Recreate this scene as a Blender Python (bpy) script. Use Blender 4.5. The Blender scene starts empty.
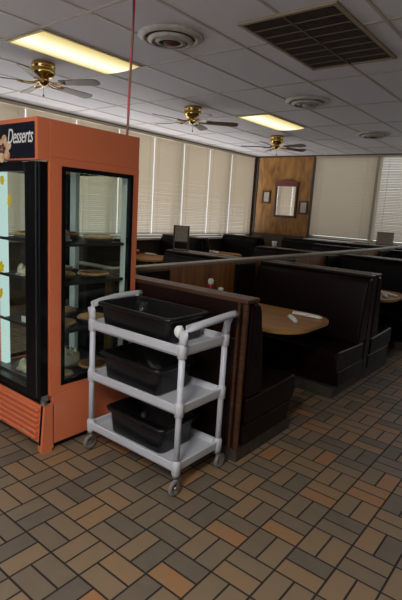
import bpy, bmesh, math, random
from mathutils import Vector, Matrix
random.seed(7)
PI = math.pi
sc = bpy.context.scene
C = sc.collection

# ---------------------------------------------------------------- camera, light, exposure
F_PX, PITCH, ROLL, YAW = 473.47, -0.18925, 0.06118, 0.66743
cam_d = bpy.data.cameras.new('camera'); cam = bpy.data.objects.new('camera', cam_d); C.objects.link(cam)
cam_d.sensor_fit = 'VERTICAL'; cam_d.sensor_height = 24.0; cam_d.lens = F_PX / 600 * 24.0
cam_d.clip_start = 0.05; cam_d.clip_end = 200
cam.matrix_world = (Matrix.Translation((1.76168, -1.18222, 1.67653)) @ Matrix.Rotation(YAW, 4, 'Z')
                    @ Matrix.Rotation(PITCH, 4, 'X') @ Matrix.Rotation(-ROLL, 4, 'Y') @ Matrix.Rotation(PI/2, 4, 'X'))
sc.camera = cam
vs = sc.view_settings
vs.view_transform = 'Standard'; vs.look = 'None'; vs.gamma = 1; vs.use_curve_mapping = False; vs.exposure = 0.0
sc.cycles.use_denoising = True
sc.cycles.max_bounces = 8; sc.cycles.diffuse_bounces = 4; sc.cycles.transparent_max_bounces = 16
sc.cycles.sample_clamp_indirect = 4.0
world = bpy.data.worlds.new('daylight'); sc.world = world; world.use_nodes = True
wb = world.node_tree.nodes['Background']
wb.inputs[0].default_value = (0.90, 0.95, 1.0, 1); wb.inputs[1].default_value = 1.3

def area(name, loc, rot, sx, sy, power, col):
    l = bpy.data.lights.new(name, 'AREA'); l.shape = 'RECTANGLE'; l.size = sx; l.size_y = sy; l.energy = power; l.color = col
    o = bpy.data.objects.new(name, l); C.objects.link(o); o.location = loc; o.rotation_euler = rot
    return o
# daylight outside the two window walls, and unseen fill lights added behind the camera
area('daylight_left', (-6.4, 5.4, 3.2), (0, -PI/2 + 0.3, 0), 2.6, 8.5, 90, (1, .97, .92))
area('daylight_back', (-1.2, 10.9, 3.2), (-PI/2 - 0.3 + PI*0, 0, 0), 5.0, 2.6, 18, (1, .97, .92))
area('ground_bounce_left', (-8.2, 5.4, .1), (0, -PI/2 - 0.85, 0), 3.5, 9.0, 480, (1, .92, .86))
area('ceiling_fill_front', (0.2, -5.6, 0.1), (PI/2 + .75, 0, 0), 4.0, 2.0, 150, (.97, .97, 1.0))  # unseen uplight added to brighten the ceiling from the front
area('front_fill', (0.2, -4.4, 1.9), (PI/2, 0, 0), 3.4, 2.0, 30, (1.0, .98, .97))  # unseen fill added to light the foreground from the camera side

# ---------------------------------------------------------------- materials
def mat(name, col, rough=0.5, metal=0.0, spec=0.5, bump=0, bscale=40, var=0, vscale=8, coat=0, stretch=None, col2=None):
    m = bpy.data.materials.new(name); m.use_nodes = True
    n = m.node_tree.nodes; L = m.node_tree.links; b = n['Principled BSDF']
    b.inputs['Base Color'].default_value = (*col, 1); b.inputs['Roughness'].default_value = rough
    b.inputs['Metallic'].default_value = metal; b.inputs['Specular IOR Level'].default_value = spec
    b.inputs['Coat Weight'].default_value = coat
    tc = n.new('ShaderNodeTexCoord'); mp = n.new('ShaderNodeMapping'); L.new(tc.outputs['Object'], mp.inputs[0])
    if stretch: mp.inputs['Scale'].default_value = stretch
    if var or col2:
        t = n.new('ShaderNodeTexNoise'); t.inputs['Scale'].default_value = vscale; t.inputs['Detail'].default_value = 4
        L.new(mp.outputs[0], t.inputs['Vector'])
        r = n.new('ShaderNodeValToRGB'); r.color_ramp.elements[0].position = .35; r.color_ramp.elements[1].position = .65
        c2 = col2 or tuple(min(1, c*(1+var)) for c in col); c1 = col if col2 else tuple(c*(1-var) for c in col)
        r.color_ramp.elements[0].color = (*c1, 1); r.color_ramp.elements[1].color = (*c2, 1)
        L.new(t.outputs['Fac'], r.inputs[0]); L.new(r.outputs[0], b.inputs['Base Color'])
    if bump:
        t2 = n.new('ShaderNodeTexNoise'); t2.inputs['Scale'].default_value = bscale; t2.inputs['Detail'].default_value = 3
        L.new(mp.outputs[0], t2.inputs['Vector'])
        bp = n.new('ShaderNodeBump'); bp.inputs['Strength'].default_value = bump; bp.inputs['Distance'].default_value = .01
        L.new(t2.outputs['Fac'], bp.inputs['Height']); L.new(bp.outputs[0], b.inputs['Normal'])
    return m

def emis(name, col, strength):
    m = bpy.data.materials.new(name); m.use_nodes = True; n = m.node_tree.nodes; n.clear()
    e = n.new('ShaderNodeEmission'); o = n.new('ShaderNodeOutputMaterial'); e.inputs[0].default_value = (*col, 1); e.inputs[1].default_value = strength
    m.node_tree.links.new(e.outputs[0], o.inputs[0]); return m

def glass_mat(name, tint=(1, 1, 1), ior=1.45, gain=1.0):
    m = bpy.data.materials.new(name); m.use_nodes = True; n = m.node_tree.nodes; L = m.node_tree.links; n.clear()
    t = n.new('ShaderNodeBsdfTransparent'); t.inputs[0].default_value = (*tint, 1)
    g = n.new('ShaderNodeBsdfGlossy'); g.inputs['Roughness'].default_value = 0.02
    lw = n.new('ShaderNodeLayerWeight'); pw = n.new('ShaderNodeMath'); pw.operation = 'POWER'; pw.inputs[1].default_value = 4.0
    L.new(lw.outputs['Facing'], pw.inputs[0]); fr = n.new('ShaderNodeMath'); fr.operation = 'MULTIPLY_ADD'; fr.inputs[1].default_value = .8
    fr.inputs[2].default_value = ((ior-1)/(ior+1))**2; L.new(pw.outputs[0], fr.inputs[0])
    mx = n.new('ShaderNodeMixShader'); o = n.new('ShaderNodeOutputMaterial')
    L.new(fr.outputs[0], mx.inputs[0]); L.new(t.outputs[0], mx.inputs[1]); L.new(g.outputs[0], mx.inputs[2]); L.new(mx.outputs[0], o.inputs[0])
    return m

def slat_mat(name, col, trans):
    m = bpy.data.materials.new(name); m.use_nodes = True; n = m.node_tree.nodes; L = m.node_tree.links; n.clear()
    d = n.new('ShaderNodeBsdfDiffuse'); d.inputs[0].default_value = (*col, 1)
    t = n.new('ShaderNodeBsdfTranslucent'); t.inputs[0].default_value = (*col, 1)
    mx = n.new('ShaderNodeMixShader'); mx.inputs[0].default_value = trans; o = n.new('ShaderNodeOutputMaterial')
    L.new(d.outputs[0], mx.inputs[1]); L.new(t.outputs[0], mx.inputs[2]); L.new(mx.outputs[0], o.inputs[0]); return m

def wood_mat(name, dark, light, scale, axis, rough=.4, planks=0):
    """streaky grain along one axis, optional vertical plank grooves"""
    m = bpy.data.materials.new(name); m.use_nodes = True; n = m.node_tree.nodes; L = m.node_tree.links; b = n['Principled BSDF']
    b.inputs['Roughness'].default_value = rough
    tc = n.new('ShaderNodeTexCoord'); mp = n.new('ShaderNodeMapping'); L.new(tc.outputs['Object'], mp.inputs[0])
    s = [scale]*3; s[axis] = scale*(.3 if name == 'wall_panelling' else .07); mp.inputs['Scale'].default_value = s
    t = n.new('ShaderNodeTexNoise'); t.inputs['Scale'].default_value = 1.0; t.inputs['Detail'].default_value = 5; t.inputs['Distortion'].default_value = .6
    L.new(mp.outputs[0], t.inputs['Vector'])
    r = n.new('ShaderNodeValToRGB'); r.color_ramp.elements[0].position = .3; r.color_ramp.elements[1].position = .7
    r.color_ramp.elements[0].color = (*dark, 1); r.color_ramp.elements[1].color = (*light, 1)
    L.new(t.outputs['Fac'], r.inputs[0])
    out = r.outputs[0]
    if planks:
        sp = n.new('ShaderNodeSeparateXYZ'); L.new(tc.outputs['Object'], sp.inputs[0])
        ad = n.new('ShaderNodeMath'); ad.operation = 'ADD'; L.new(sp.outputs[0], ad.inputs[0]); L.new(sp.outputs[1], ad.inputs[1])
        dv = n.new('ShaderNodeMath'); dv.operation = 'DIVIDE'; L.new(ad.outputs[0], dv.inputs[0]); dv.inputs[1].default_value = planks
        frn = n.new('ShaderNodeMath'); frn.operation = 'FRACT'; L.new(dv.outputs[0], frn.inputs[0])
        gt = n.new('ShaderNodeMath'); gt.operation = 'GREATER_THAN'; L.new(frn.outputs[0], gt.inputs[0]); gt.inputs[1].default_value = .06
        mx = n.new('ShaderNodeMixRGB'); L.new(gt.outputs[0], mx.inputs[0]); mx.inputs[1].default_value = (*[c*.35 for c in dark], 1); L.new(out, mx.inputs[2]); out = mx.outputs[0]
    L.new(out, b.inputs['Base Color']); return m

def floor_mat():
    S = .21665
    m = bpy.data.materials.new('quarry_tile'); m.use_nodes = True; n = m.node_tree.nodes; L = m.node_tree.links; b = n['Principled BSDF']
    def M(op, a, c=None, d=None):
        q = n.new('ShaderNodeMath'); q.operation = op
        for i, v in enumerate((a, c, d)):
            if v is None: continue
            if isinstance(v, (int, float)): q.inputs[i].default_value = v
            else: L.new(v, q.inputs[i])
        return q.outputs[0]
    g = n.new('ShaderNodeNewGeometry'); sp = n.new('ShaderNodeSeparateXYZ'); L.new(g.outputs['Position'], sp.inputs[0])
    u = M('DIVIDE', sp.outputs[0], S); v = M('DIVIDE', sp.outputs[1], S)
    iu, iv = M('FLOOR', u), M('FLOOR', v); fu, fv = M('FRACT', u), M('FRACT', v)
    par = M('FLOORED_MODULO', M('ADD', iu, iv), 2)
    def sel(a, c): return M('ADD', M('MULTIPLY', par, a), M('MULTIPLY', M('SUBTRACT', 1, par), c))
    lng = sel(fu, fv); sh = sel(fv, fu)
    sh2 = M('MULTIPLY', sh, 2); half = M('FLOOR', sh2); b2 = M('FRACT', sh2)
    el = M('MINIMUM', lng, M('SUBTRACT', 1, lng)); eb = M('MULTIPLY', M('MINIMUM', b2, M('SUBTRACT', 1, b2)), .5)
    e = M('MINIMUM', el, eb)
    tile = n.new('ShaderNodeMapRange'); tile.interpolation_type = 'SMOOTHSTEP'; L.new(e, tile.inputs[0]); tile.inputs[1].default_value = .016; tile.inputs[2].default_value = .03
    cb = n.new('ShaderNodeCombineXYZ'); L.new(iu, cb.inputs[0]); L.new(iv, cb.inputs[1]); L.new(half, cb.inputs[2])
    wn = n.new('ShaderNodeTexWhiteNoise'); wn.noise_dimensions = '3D'; L.new(cb.outputs[0], wn.inputs[0])
    r = n.new('ShaderNodeValToRGB'); cr = r.color_ramp; cr.interpolation = 'LINEAR'
    cols = [(0, (.12, .098, .076)), (.2, (.155, .122, .088)), (.4, (.20, .148, .095)), (.62, (.235, .16, .095)), (.8, (.275, .168, .088)), (.93, (.32, .155, .068)), (1, (.34, .14, .058))]
    cr.elements[0].position = 0; cr.elements[0].color = (*cols[0][1], 1); cr.elements[1].position = 1; cr.elements[1].color = (*cols[-1][1], 1)
    for p, c in cols[1:-1]:
        x = cr.elements.new(p); x.color = (*c, 1)
    # flashing from kiln marks: slow noise shifts the tone inside each tile
    ns = n.new('ShaderNodeTexNoise'); ns.inputs['Scale'].default_value = 9; ns.inputs['Detail'].default_value = 3; L.new(g.outputs['Position'], ns.inputs['Vector'])
    L.new(M('ADD', M('MULTIPLY', wn.outputs['Value'], .9), M('MULTIPLY', M('SUBTRACT', ns.outputs['Fac'], .5), .35)), r.inputs[0])
    mx = n.new('ShaderNodeMixRGB'); L.new(tile.outputs[0], mx.inputs[0]); mx.inputs[1].default_value = (.014, .010, .008, 1); L.new(r.outputs[0], mx.inputs[2])
    L.new(mx.outputs[0], b.inputs['Base Color'])
    L.new(M('SUBTRACT', .85, M('MULTIPLY', tile.outputs[0], .38)), b.inputs['Roughness'])
    bp = n.new('ShaderNodeBump'); bp.inputs['Strength'].default_value = .5; bp.inputs['Distance'].default_value = .004
    n3 = n.new('ShaderNodeTexNoise'); n3.inputs['Scale'].default_value = 60; L.new(g.outputs['Position'], n3.inputs['Vector'])
    L.new(M('ADD', tile.outputs[0], M('MULTIPLY', n3.outputs['Fac'], .25)), bp.inputs['Height']); L.new(bp.outputs[0], b.inputs['Normal'])
    return m

M_floor = floor_mat()
M_ceil = mat('ceiling_tile', (.76, .765, .82), .9, bump=.6, bscale=180, var=.05, vscale=90)
M_tbar = mat('ceiling_bar', (.50, .46, .42), .5)
M_wall = mat('dark_wall_paint', (.10, .075, .055), .7)
M_plain = mat('cream_wall', (.16, .14, .12), .8)
M_panel = wood_mat('wall_panelling', (.17, .065, .010), (.44, .21, .04), 8, 2, .45, 0)
M_trimd = mat('dark_trim', (.05, .03, .02), .5)
M_frame = mat('window_frame_metal', (.62, .60, .55), .4)
M_glass = glass_mat('window_glass')
M_slat = slat_mat('blind_slat', (.60, .53, .42), .24)
M_rail = mat('blind_rail', (.50, .44, .33), .5)
M_orange = mat('orange_enamel', (.74, .20, .09), .25, coat=.3, bump=.02, bscale=6)
M_black = mat('black_gloss', (.004, .004, .006), .25, spec=.3)
M_blackp = mat('black_plastic', (.006, .006, .007), .30, bump=.08, bscale=90)
M_sign = mat('sign_face', (.007, .010, .019), .25)
M_white = mat('white_letters', (.85, .83, .80), .4)
M_post = mat('white_post', (.82, .90, .90), .4)
M_cglass = glass_mat('case_glass', (.93, .97, .95), 1.5)
M_yel = mat('yellow_sticker', (.75, .58, .02), .5)
M_green = mat('green_sticker', (.05, .22, .06), .5)
M_steel = mat('steel', (.55, .55, .55), .3, metal=1)
M_grey = mat('grey_cart_plastic', (.56, .58, .64), .45, bump=.05, bscale=150)
M_cartpost = mat('grey_cart_post', (.58, .61, .70), .3)
M_rubber = mat('wheel_rubber', (.20, .19, .18), .6)
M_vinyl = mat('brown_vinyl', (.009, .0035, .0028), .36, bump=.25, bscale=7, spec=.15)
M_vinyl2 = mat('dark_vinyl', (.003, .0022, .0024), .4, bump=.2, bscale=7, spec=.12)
M_vpanel = mat('vinyl_panel', (.012, .0048, .0035), .36, bump=.12, bscale=5, spec=.25)
M_edge = wood_mat('worn_wood_edge', (.030, .012, .006), (.10, .04, .016), 30, 0, .4)
M_kick = mat('kick_tile', (.045, .034, .027), .6, var=.3, vscale=14)
M_table = wood_mat('laminate_wood', (.30, .12, .02), (.44, .21, .045), 14, 0, .35)
M_tedge = mat('table_edge', (.42, .24, .07), .35)
M_part = wood_mat('partition_wood', (.14, .05, .012), (.34, .15, .04), 16, 2, .5, .09)
M_cap = mat('partition_cap', (.26, .21, .15), .35)
M_brass = mat('polished_brass', (.62, .42, .14), .18, metal=1)
M_blade = mat('fan_blade', (.11, .085, .07), .35)
M_bladew = mat('fan_blade_wood', (.16, .09, .05), .35)
M_tube = emis('lamp_diffuser', (1.0, .84, .46), 1.5)
_n = M_tube.node_tree.nodes; _L = M_tube.node_tree.links; _e = _n['Emission']
_t = _n.new('ShaderNodeTexCoord'); _s = _n.new('ShaderNodeSeparateXYZ'); _L.new(_t.outputs['Object'], _s.inputs[0])
_a = _n.new('ShaderNodeMath'); _a.operation = 'ABSOLUTE'; _L.new(_s.outputs[0], _a.inputs[0])
_r = _n.new('ShaderNodeValToRGB'); _L.new(_a.outputs[0], _r.inputs[0])
_r.color_ramp.elements[0].position = .02; _r.color_ramp.elements[0].color = (1.0, .93, .66, 1)
_r.color_ramp.elements[1].position = .27; _r.color_ramp.elements[1].color = (.50, .38, .12, 1)
_L.new(_r.outputs[0], _e.inputs[0])
M_lframe = mat('lamp_frame', (.55, .45, .25), .5)
M_vent = mat('vent_metal', (.52, .50, .45), .5, var=.12, vscale=20)
M_rust = mat('rusty_metal', (.10, .035, .02), .7, var=.4, vscale=25)
M_grill = mat('return_grille', (.045, .032, .024), .6, var=.2, vscale=15)
M_grillf = mat('return_frame', (.34, .27, .19), .5)
M_cord = mat('red_cord', (.75, .03, .02), .5)
M_cord2 = mat('grey_cord', (.22, .20, .19), .6)
M_paper = mat('white_paper', (.80, .80, .80), .8, bump=.2, bscale=30)
M_crust = mat('pie_crust', (.62, .36, .13), .7, bump=.5, bscale=60, var=.3, vscale=30)
M_cream = mat('whipped_cream', (.72, .66, .50), .6, bump=.6, bscale=50)
M_pecan = mat('pecan_filling', (.13, .05, .02), .5, bump=.8, bscale=70, var=.5, vscale=60)
M_tin = mat('pie_tin', (.55, .55, .55), .3, metal=1)
M_tray = mat('shelf_dark', (.03, .03, .035), .3)
M_dome = glass_mat('clear_dome', (.9, .95, .93), 1.45)
M_choc = mat('chocolate', (.09, .035, .015), .5)
M_red = mat('red_bottle', (.38, .01, .01), .3)
M_mir = mat('mirror_glass', (.85, .85, .85), .03, metal=1)
M_mframe = mat('mirror_frame', (.07, .028, .015), .4)
M_orn = mat('carved_ornament', (.16, .03, .02), .5, bump=.8, bscale=30)
M_menu = mat('menu_card', (.33, .28, .22), .5, var=.2, vscale=50)
M_petal = mat('painted_petal', (.62, .25, .10), .5, col2=(.80, .62, .42), vscale=25)
M_petalc = mat('painted_flower_heart', (.10, .02, .01), .5)
M_picture = mat('picture_paper', (.55, .52, .46), .7, var=.15, vscale=60)

# ---------------------------------------------------------------- helpers
def link(name, bm, m, parent=None, smooth=False, bevel=0, seg=2, loc=None):
    me = bpy.data.meshes.new(name); bmesh.ops.recalc_face_normals(bm, faces=bm.faces); bm.to_mesh(me); bm.free()
    for mm in (m if isinstance(m, (list, tuple)) else [m]): me.materials.append(mm)
    if smooth:
        for p in me.polygons: p.use_smooth = True
    o = bpy.data.objects.new(name, me); C.objects.link(o)
    if parent is not None: o.parent = parent
    if loc is not None: o.location = loc
    if bevel:
        b = o.modifiers.new('bevel', 'BEVEL'); b.width = bevel; b.segments = seg; b.limit_method = 'ANGLE'
        for p in me.polygons: p.use_smooth = True
        w = o.modifiers.new('wn', 'WEIGHTED_NORMAL'); w.keep_sharp = False
    return o
def tag(o, label, cat, group=None, kind=None):
    o['label'] = label; o['category'] = cat
    if group: o['group'] = group
    if kind: o['kind'] = kind
    return o
def thing(name, label, cat, loc=(0, 0, 0), rz=0, group=None):
    o = bpy.data.objects.new(name, None); C.objects.link(o); o.empty_display_size = .1
    o.location = loc; o.rotation_euler = (0, 0, rz); tag(o, label, cat, group); return o
def copy_thing(root, label, loc, rz, group=None):
    def cp(o, p):
        c = o.copy(); C.objects.link(c); c.parent = p
        for k in o.children: cp(k, c)
        return c
    r = cp(root, None); r.location = loc; r.rotation_euler = (0, 0, rz); r['label'] = label
    if group: r['group'] = group
    return r
def box(bm, x0, x1, y0, y1, z0, z1, mi=0):
    v = [bm.verts.new(p) for p in ((x0,y0,z0),(x1,y0,z0),(x1,y1,z0),(x0,y1,z0),(x0,y0,z1),(x1,y0,z1),(x1,y1,z1),(x0,y1,z1))]
    fs = [bm.faces.new([v[i] for i in f]) for f in ((3,2,1,0),(4,5,6,7),(0,1,5,4),(1,2,6,5),(2,3,7,6),(3,0,4,7))]
    for f in fs: f.material_index = mi
    return v
def B(*a, **k):
    bm = bmesh.new(); box(bm, *a, **k); return bm
def prism(bm, pts, axis, a, b, mi=0):
    """closed 2-D outline extruded along axis: 0 -> pts are (y,z); 1 -> (x,z); 2 -> (x,y)"""
    def P(p, t): return (t, p[0], p[1]) if axis == 0 else (p[0], t, p[1]) if axis == 1 else (p[0], p[1], t)
    lo = [bm.verts.new(P(p, a)) for p in pts]; hi = [bm.verts.new(P(p, b)) for p in pts]; n = len(pts)
    fs = [bm.faces.new(lo[::-1]), bm.faces.new(hi)] + [bm.faces.new((lo[i], lo[(i+1) % n], hi[(i+1) % n], hi[i])) for i in range(n)]
    for f in fs: f.material_index = mi
def lathe(bm, prof, cx=0, cy=0, cz=0, n=24, mi=0):
    rings = []
    for r, z in prof:
        rings.append([bm.verts.new((cx + r*math.cos(2*PI*i/n), cy + r*math.sin(2*PI*i/n), cz + z)) for i in range(n)] if r > 1e-5 else [bm.verts.new((cx, cy, cz + z))])
    for a, b in zip(rings, rings[1:]):
        for i in range(n):
            j = (i+1) % n
            q = [a[i % len(a)], a[j % len(a)], b[j % len(b)], b[i % len(b)]]
            q2 = []
            for w in q:
                if w not in q2: q2.append(w)
            if len(q2) > 2:
                f = bm.faces.new(q2); f.material_index = mi
def tube(bm, pts, r, n=10, flat=1.0):
    pts = [Vector(p) for p in pts]; rings = []
    for i, p in enumerate(pts):
        d = (pts[min(i+1, len(pts)-1)] - pts[max(i-1, 0)]).normalized()
        up = Vector((0, 0, 1)) if abs(d.z) < .9 else Vector((0, 1, 0))
        s = d.cross(up).normalized(); t = s.cross(d).normalized()
        rr = r[i] if isinstance(r, (list, tuple)) else r
        rings.append([bm.verts.new(p + s*rr*math.cos(2*PI*k/n) + t*rr*flat*math.sin(2*PI*k/n)) for k in range(n)])
    for a, b in zip(rings, rings[1:]):
        for k in range(n): bm.faces.new((a[k], a[(k+1) % n], b[(k+1) % n], b[k]))
    bm.faces.new(rings[0][::-1]); bm.faces.new(rings[-1])
def struct(name, bm, m, bevel=0):
    o = link(name, bm, m, bevel=bevel); o['kind'] = 'structure'; return o

# ---------------------------------------------------------------- setting
XL, XR, YB, YF, H = -5.1, 4.2, 9.5, -4.0, 3.088
SILL_L, SILL_B = 1.06, 1.17
struct('floor', B(XL-.2, XR+.2, YF-.2, YB+.2, -.1, 0), M_floor)
struct('ceiling', B(XL-.2, XR+.2, YF-.2, YB+.2, H, H+.1), M_ceil)
# exposed grid: long bars along Y every 0.61 m, cross bars every 1.22 m
bm = bmesh.new()
x = -.21 - .6096*8
while x < XR:
    if x > XL: box(bm, x-.012, x+.012, YF, YB, H-.006, H+.002)
    x += .6096
y = 1.28 - 1.2192*4
while y < YB:
    if y > YF: box(bm, XL, XR, y-.012, y+.012, H-.005, H+.002)
    y += 1.2192
struct('trim_1', bm, M_tbar)
# left wall: solid below the sill, piers, header
bm = bmesh.new()
box(bm, XL-.2, XL, YF, YB+.2, 0, SILL_L); box(bm, XL-.2, XL, YF, YB+.2, 3.05, H+.05)
box(bm, XL-.2, XL, YF, -.6, SILL_L, 3.05); box(bm, XL-.2, XL, 9.38, YB+.2, SILL_L, 3.05)
struct('wall_left', bm, M_wall)
bm = bmesh.new(); box(bm, XL, YB*0+3.6, YB, YB+.2, 0, SILL_B); box(bm, XL, XR, YB, YB+.2, 3.06, H+.05)
box(bm, XL, -3.47, YB, YB+.2, SILL_B, 3.06); box(bm, 3.6, XR, YB, YB+.2, 0, 3.06)
struct('wall_back', bm, M_wall)
struct('trim_2', B(XL+.01, -3.47, YB-.02, YB, SILL_B, 3.07), M_panel)
bm = bmesh.new(); box(bm, -3.50, -3.44, YB-.035, YB-.0, SILL_B, 3.07); box(bm, XL+.0, XL+.08, YB-.04, YB, SILL_B, 3.07); box(bm, XL, -3.44, YB-.03, YB, 3.05, 3.085)
struct('trim_3', bm, M_trimd)
struct('trim_6', B(-1.995, -1.935, YB-.06, YB+.02, SILL_B-.02, 3.06), M_rail)
struct('wall_right', B(XR, XR+.2, YF-.2, YB+.2, 0, H), M_plain)
bm = bmesh.new(); box(bm, XL, -1.8, YF-.2, YF, 0, H); box(bm, 2.2, XR, YF-.2, YF, 0, H); box(bm, -1.8, 2.2, YF-.2, YF, 0, .8); box(bm, -1.8, 2.2, YF-.2, YF, 2.9, H)
struct('wall_front', bm, M_plain)
struct('window_1', B(-1.8, 2.2, YF-.11, YF-.10, .8, 2.9), M_glass)  # unseen opening added to let the front fill lights in
# ledges below the blinds
struct('trim_4', B(XL, XL+.14, -.6, 9.38, SILL_L-.05, SILL_L), M_frame, .006)
struct('trim_5', B(-3.44, 3.6, YB-.30, YB, SILL_B-.06, SILL_B-.02), M_frame, .006)
struct('baseboard_left', B(XL, XL+.02, YF, YB, 0, .12), M_trimd)
struct('baseboard_back', B(XL, XR, YB-.02, YB, 0, .12), M_trimd)
def window(num, axis, a0, a1, z0, z1):
    """glazed bay with an outer frame and one mullion where two blinds meet"""
    def bx(bm, p0, p1, z0, z1, d0, d1):
        if axis == 0: box(bm, XL-d1, XL-d0, p0, p1, z0, z1)
        else: box(bm, p0, p1, YB+d0, YB+d1, z0, z1)
    root = bpy.data.objects.new('window_%d' % num, None); C.objects.link(root); root['kind'] = 'structure'
    bm = bmesh.new(); f = .035
    bx(bm, a0, a0+f, z0, z1, .08, .14); bx(bm, a1-f, a1, z0, z1, .08, .14)
    bx(bm, a0, a1, z0, z0+f, .08, .14); bx(bm, a0, a1, z1-f, z1, .08, .14)
    o = link('window_frame', bm, M_frame, root); o['kind'] = 'structure'
    bm = bmesh.new(); bx(bm, a0+f, a1-f, z0+f, z1-f, .10, .105)
    o = link('window_glass', bm, M_glass, root); o['kind'] = 'structure'
ly = [-.6, 1.10, 2.95, 4.80, 6.63, 8.40]
ly = [-.6, 1.05, 2.85, 4.70, 6.50, 8.22, 9.38]
for i in range(len(ly)-1): window(2+i, 0, ly[i], ly[i+1], SILL_L, 3.05)
window(8, 1, -3.44, -1.97, SILL_B, 3.06); window(9, 1, -1.97, -.3, SILL_B, 3.06); window(10, 1, -.3, 1.6, SILL_B, 3.06); window(11, 1, 1.6, 3.6, SILL_B, 3.06)

# ---------------------------------------------------------------- blinds
def blind(axis, a0, a1, z0, z1, label, group, tilt=62, off=.045):
    """venetian blind with curved slats; axis 0 hangs on the left wall, 1 on the back wall"""
    w = a1 - a0
    if axis == 0: root = thing('window_blind', label, 'blind', (XL+off, (a0+a1)/2, z1), PI/2, group)
    else: root = thing('window_blind', label, 'blind', ((a0+a1)/2, YB-off, z1), 0, group)
    # local: x along width, y depth, z down from 0
    Hh = z1 - z0
    link('head_rail', B(-w/2, w/2, -.022, .022, -.045, 0), M_rail, root)
    link('bottom_rail', B(-w/2+.005, w/2-.005, -.018, .018, -Hh, -Hh+.018), M_rail, root)
    bm = bmesh.new(); p = .034; sw = .041; t = math.radians(tilt)
    z = -.065; s = -1 if axis == 1 else 1
    while z > -Hh + .03:
        c, sn = math.cos(t)*sw/2, math.sin(t)*sw/2
        jit = random.uniform(-.0008, .0008)
        # room side edge low
        p0 = (-c, -sn) ; p1 = (c, sn)
        mid = (.0035*math.sin(t), .0035*-math.cos(t))
        prof = [p0, mid, p1]
        rows = [[bm.verts.new((xx, q[0]*1.0, z + jit + q[1])) for xx in (-w/2+.006, w/2-.006)] for q in prof]
        for a, b in zip(rows, rows[1:]): bm.faces.new((a[0], a[1], b[1], b[0]))
        z -= p
    link('slats', bm, M_slat, root, smooth=True)
    bm = bmesh.new()
    bm.free()
    for xx in (-w*.36, w*.36): link('ladder_cord', B(xx-.002, xx+.002, -.022, -.019, -Hh+.01, -.04), M_rail, root)
    bm = bmesh.new(); tube(bm, [(-w/2+.07, -.028, -.05), (-w/2+.072, -.03, -.75)], .004, 6)
    link('tilt_wand', bm, M_frame, root)
    return root
gaps = [-.55, .30, 1.16, 2.03, 2.95, 3.87, 4.80, 5.71, 6.60, 7.48, 8.33, 9.33]
names = ['hidden behind the dessert case', 'behind the dessert case', 'above the far left of the dessert case', 'with opened slats above the dessert sign',
         'above the orange case roof, left of the red cord', 'behind the hanging red cord', 'just right of the orange case', 'second right of the orange case',
         'above the tall menu rack', 'fourth right of the orange case', 'last on the window wall, beside the wood panelling']
for i in range(2, len(gaps)-1):
    g0, g1 = gaps[i]+.004, gaps[i+1]-.004
    lab = ['', '', 'cream venetian blind with open slats at the left picture edge above the dessert sign', 'cream venetian blind behind the top of the orange dessert case',
           'cream venetian blind seen behind the roof of the orange case', 'cream venetian blind behind the hanging red cord', 'cream venetian blind just right of the orange case',
           'cream venetian blind second right of the orange case', 'cream venetian blind third right of the orange case', 'cream venetian blind fourth right of the orange case',
           'narrow looking cream venetian blind next to the wood panelled corner'][i]
    blind(0, g0, g1, SILL_L + .055, 3.05, lab, 'blinds on the left window wall', tilt=(-8 if i == 2 else -52))
blind(1, -3.43, -1.99, SILL_B + .035, 3.05, 'closed ivory venetian blind right of the mirror panelling', 'blinds on the back wall', tilt=66)
blind(1, -1.95, -.32, SILL_B + .035, 3.05, 'slightly open ivory venetian blind at the right picture edge', 'blinds on the back wall', tilt=50)

# ---------------------------------------------------------------- ceiling fixtures
def lamp(x0, x1, y0, y1, label, m=None):
    cx, cy = (x0+x1)/2, (y0+y1)/2; w, l = x1-x0, y1-y0
    t = thing('ceiling_light', label, 'ceiling light', (cx, cy, H), 0, 'fluorescent ceiling lights')
    bm = bmesh.new()
    for a in ((-w/2, w/2, -l/2, -l/2+.025), (-w/2, w/2, l/2-.025, l/2), (-w/2, -w/2+.025, -l/2+.025, l/2-.025), (w/2-.025, w/2, -l/2+.025, l/2-.025)): box(bm, *a, -.016, -.001)
    link('frame', bm, M_lframe, t)
    bm = bmesh.new(); n = 10; prof = [(-w/2+.025, -.004)]
    for k in range(n+1):
        a = PI*k/n; prof.append((-(w/2-.03)*math.cos(a), -.012-.022*math.sin(a)))
    prof.append((w/2-.025, -.004))
    prism(bm, prof, 1, -l/2+.026, l/2-.026)
    link('diffuser', bm, m or M_tube, t)
lamp(-2.66, -2.06, 1.30, 2.46, 'long lit fluorescent panel nearest, above the left ceiling fan')
lamp(-2.64, -2.05, 4.97, 6.17, 'small distant lit fluorescent panel between the two far fans')
lamp(1.02, 1.61, -2.36, -1.16, 'unseen fill light panel added in the ceiling behind the camera', emis('fill_panel_glow', (1.0, .95, .86), 50))  # unseen glowing panel added to brighten cart, case and near floor

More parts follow.
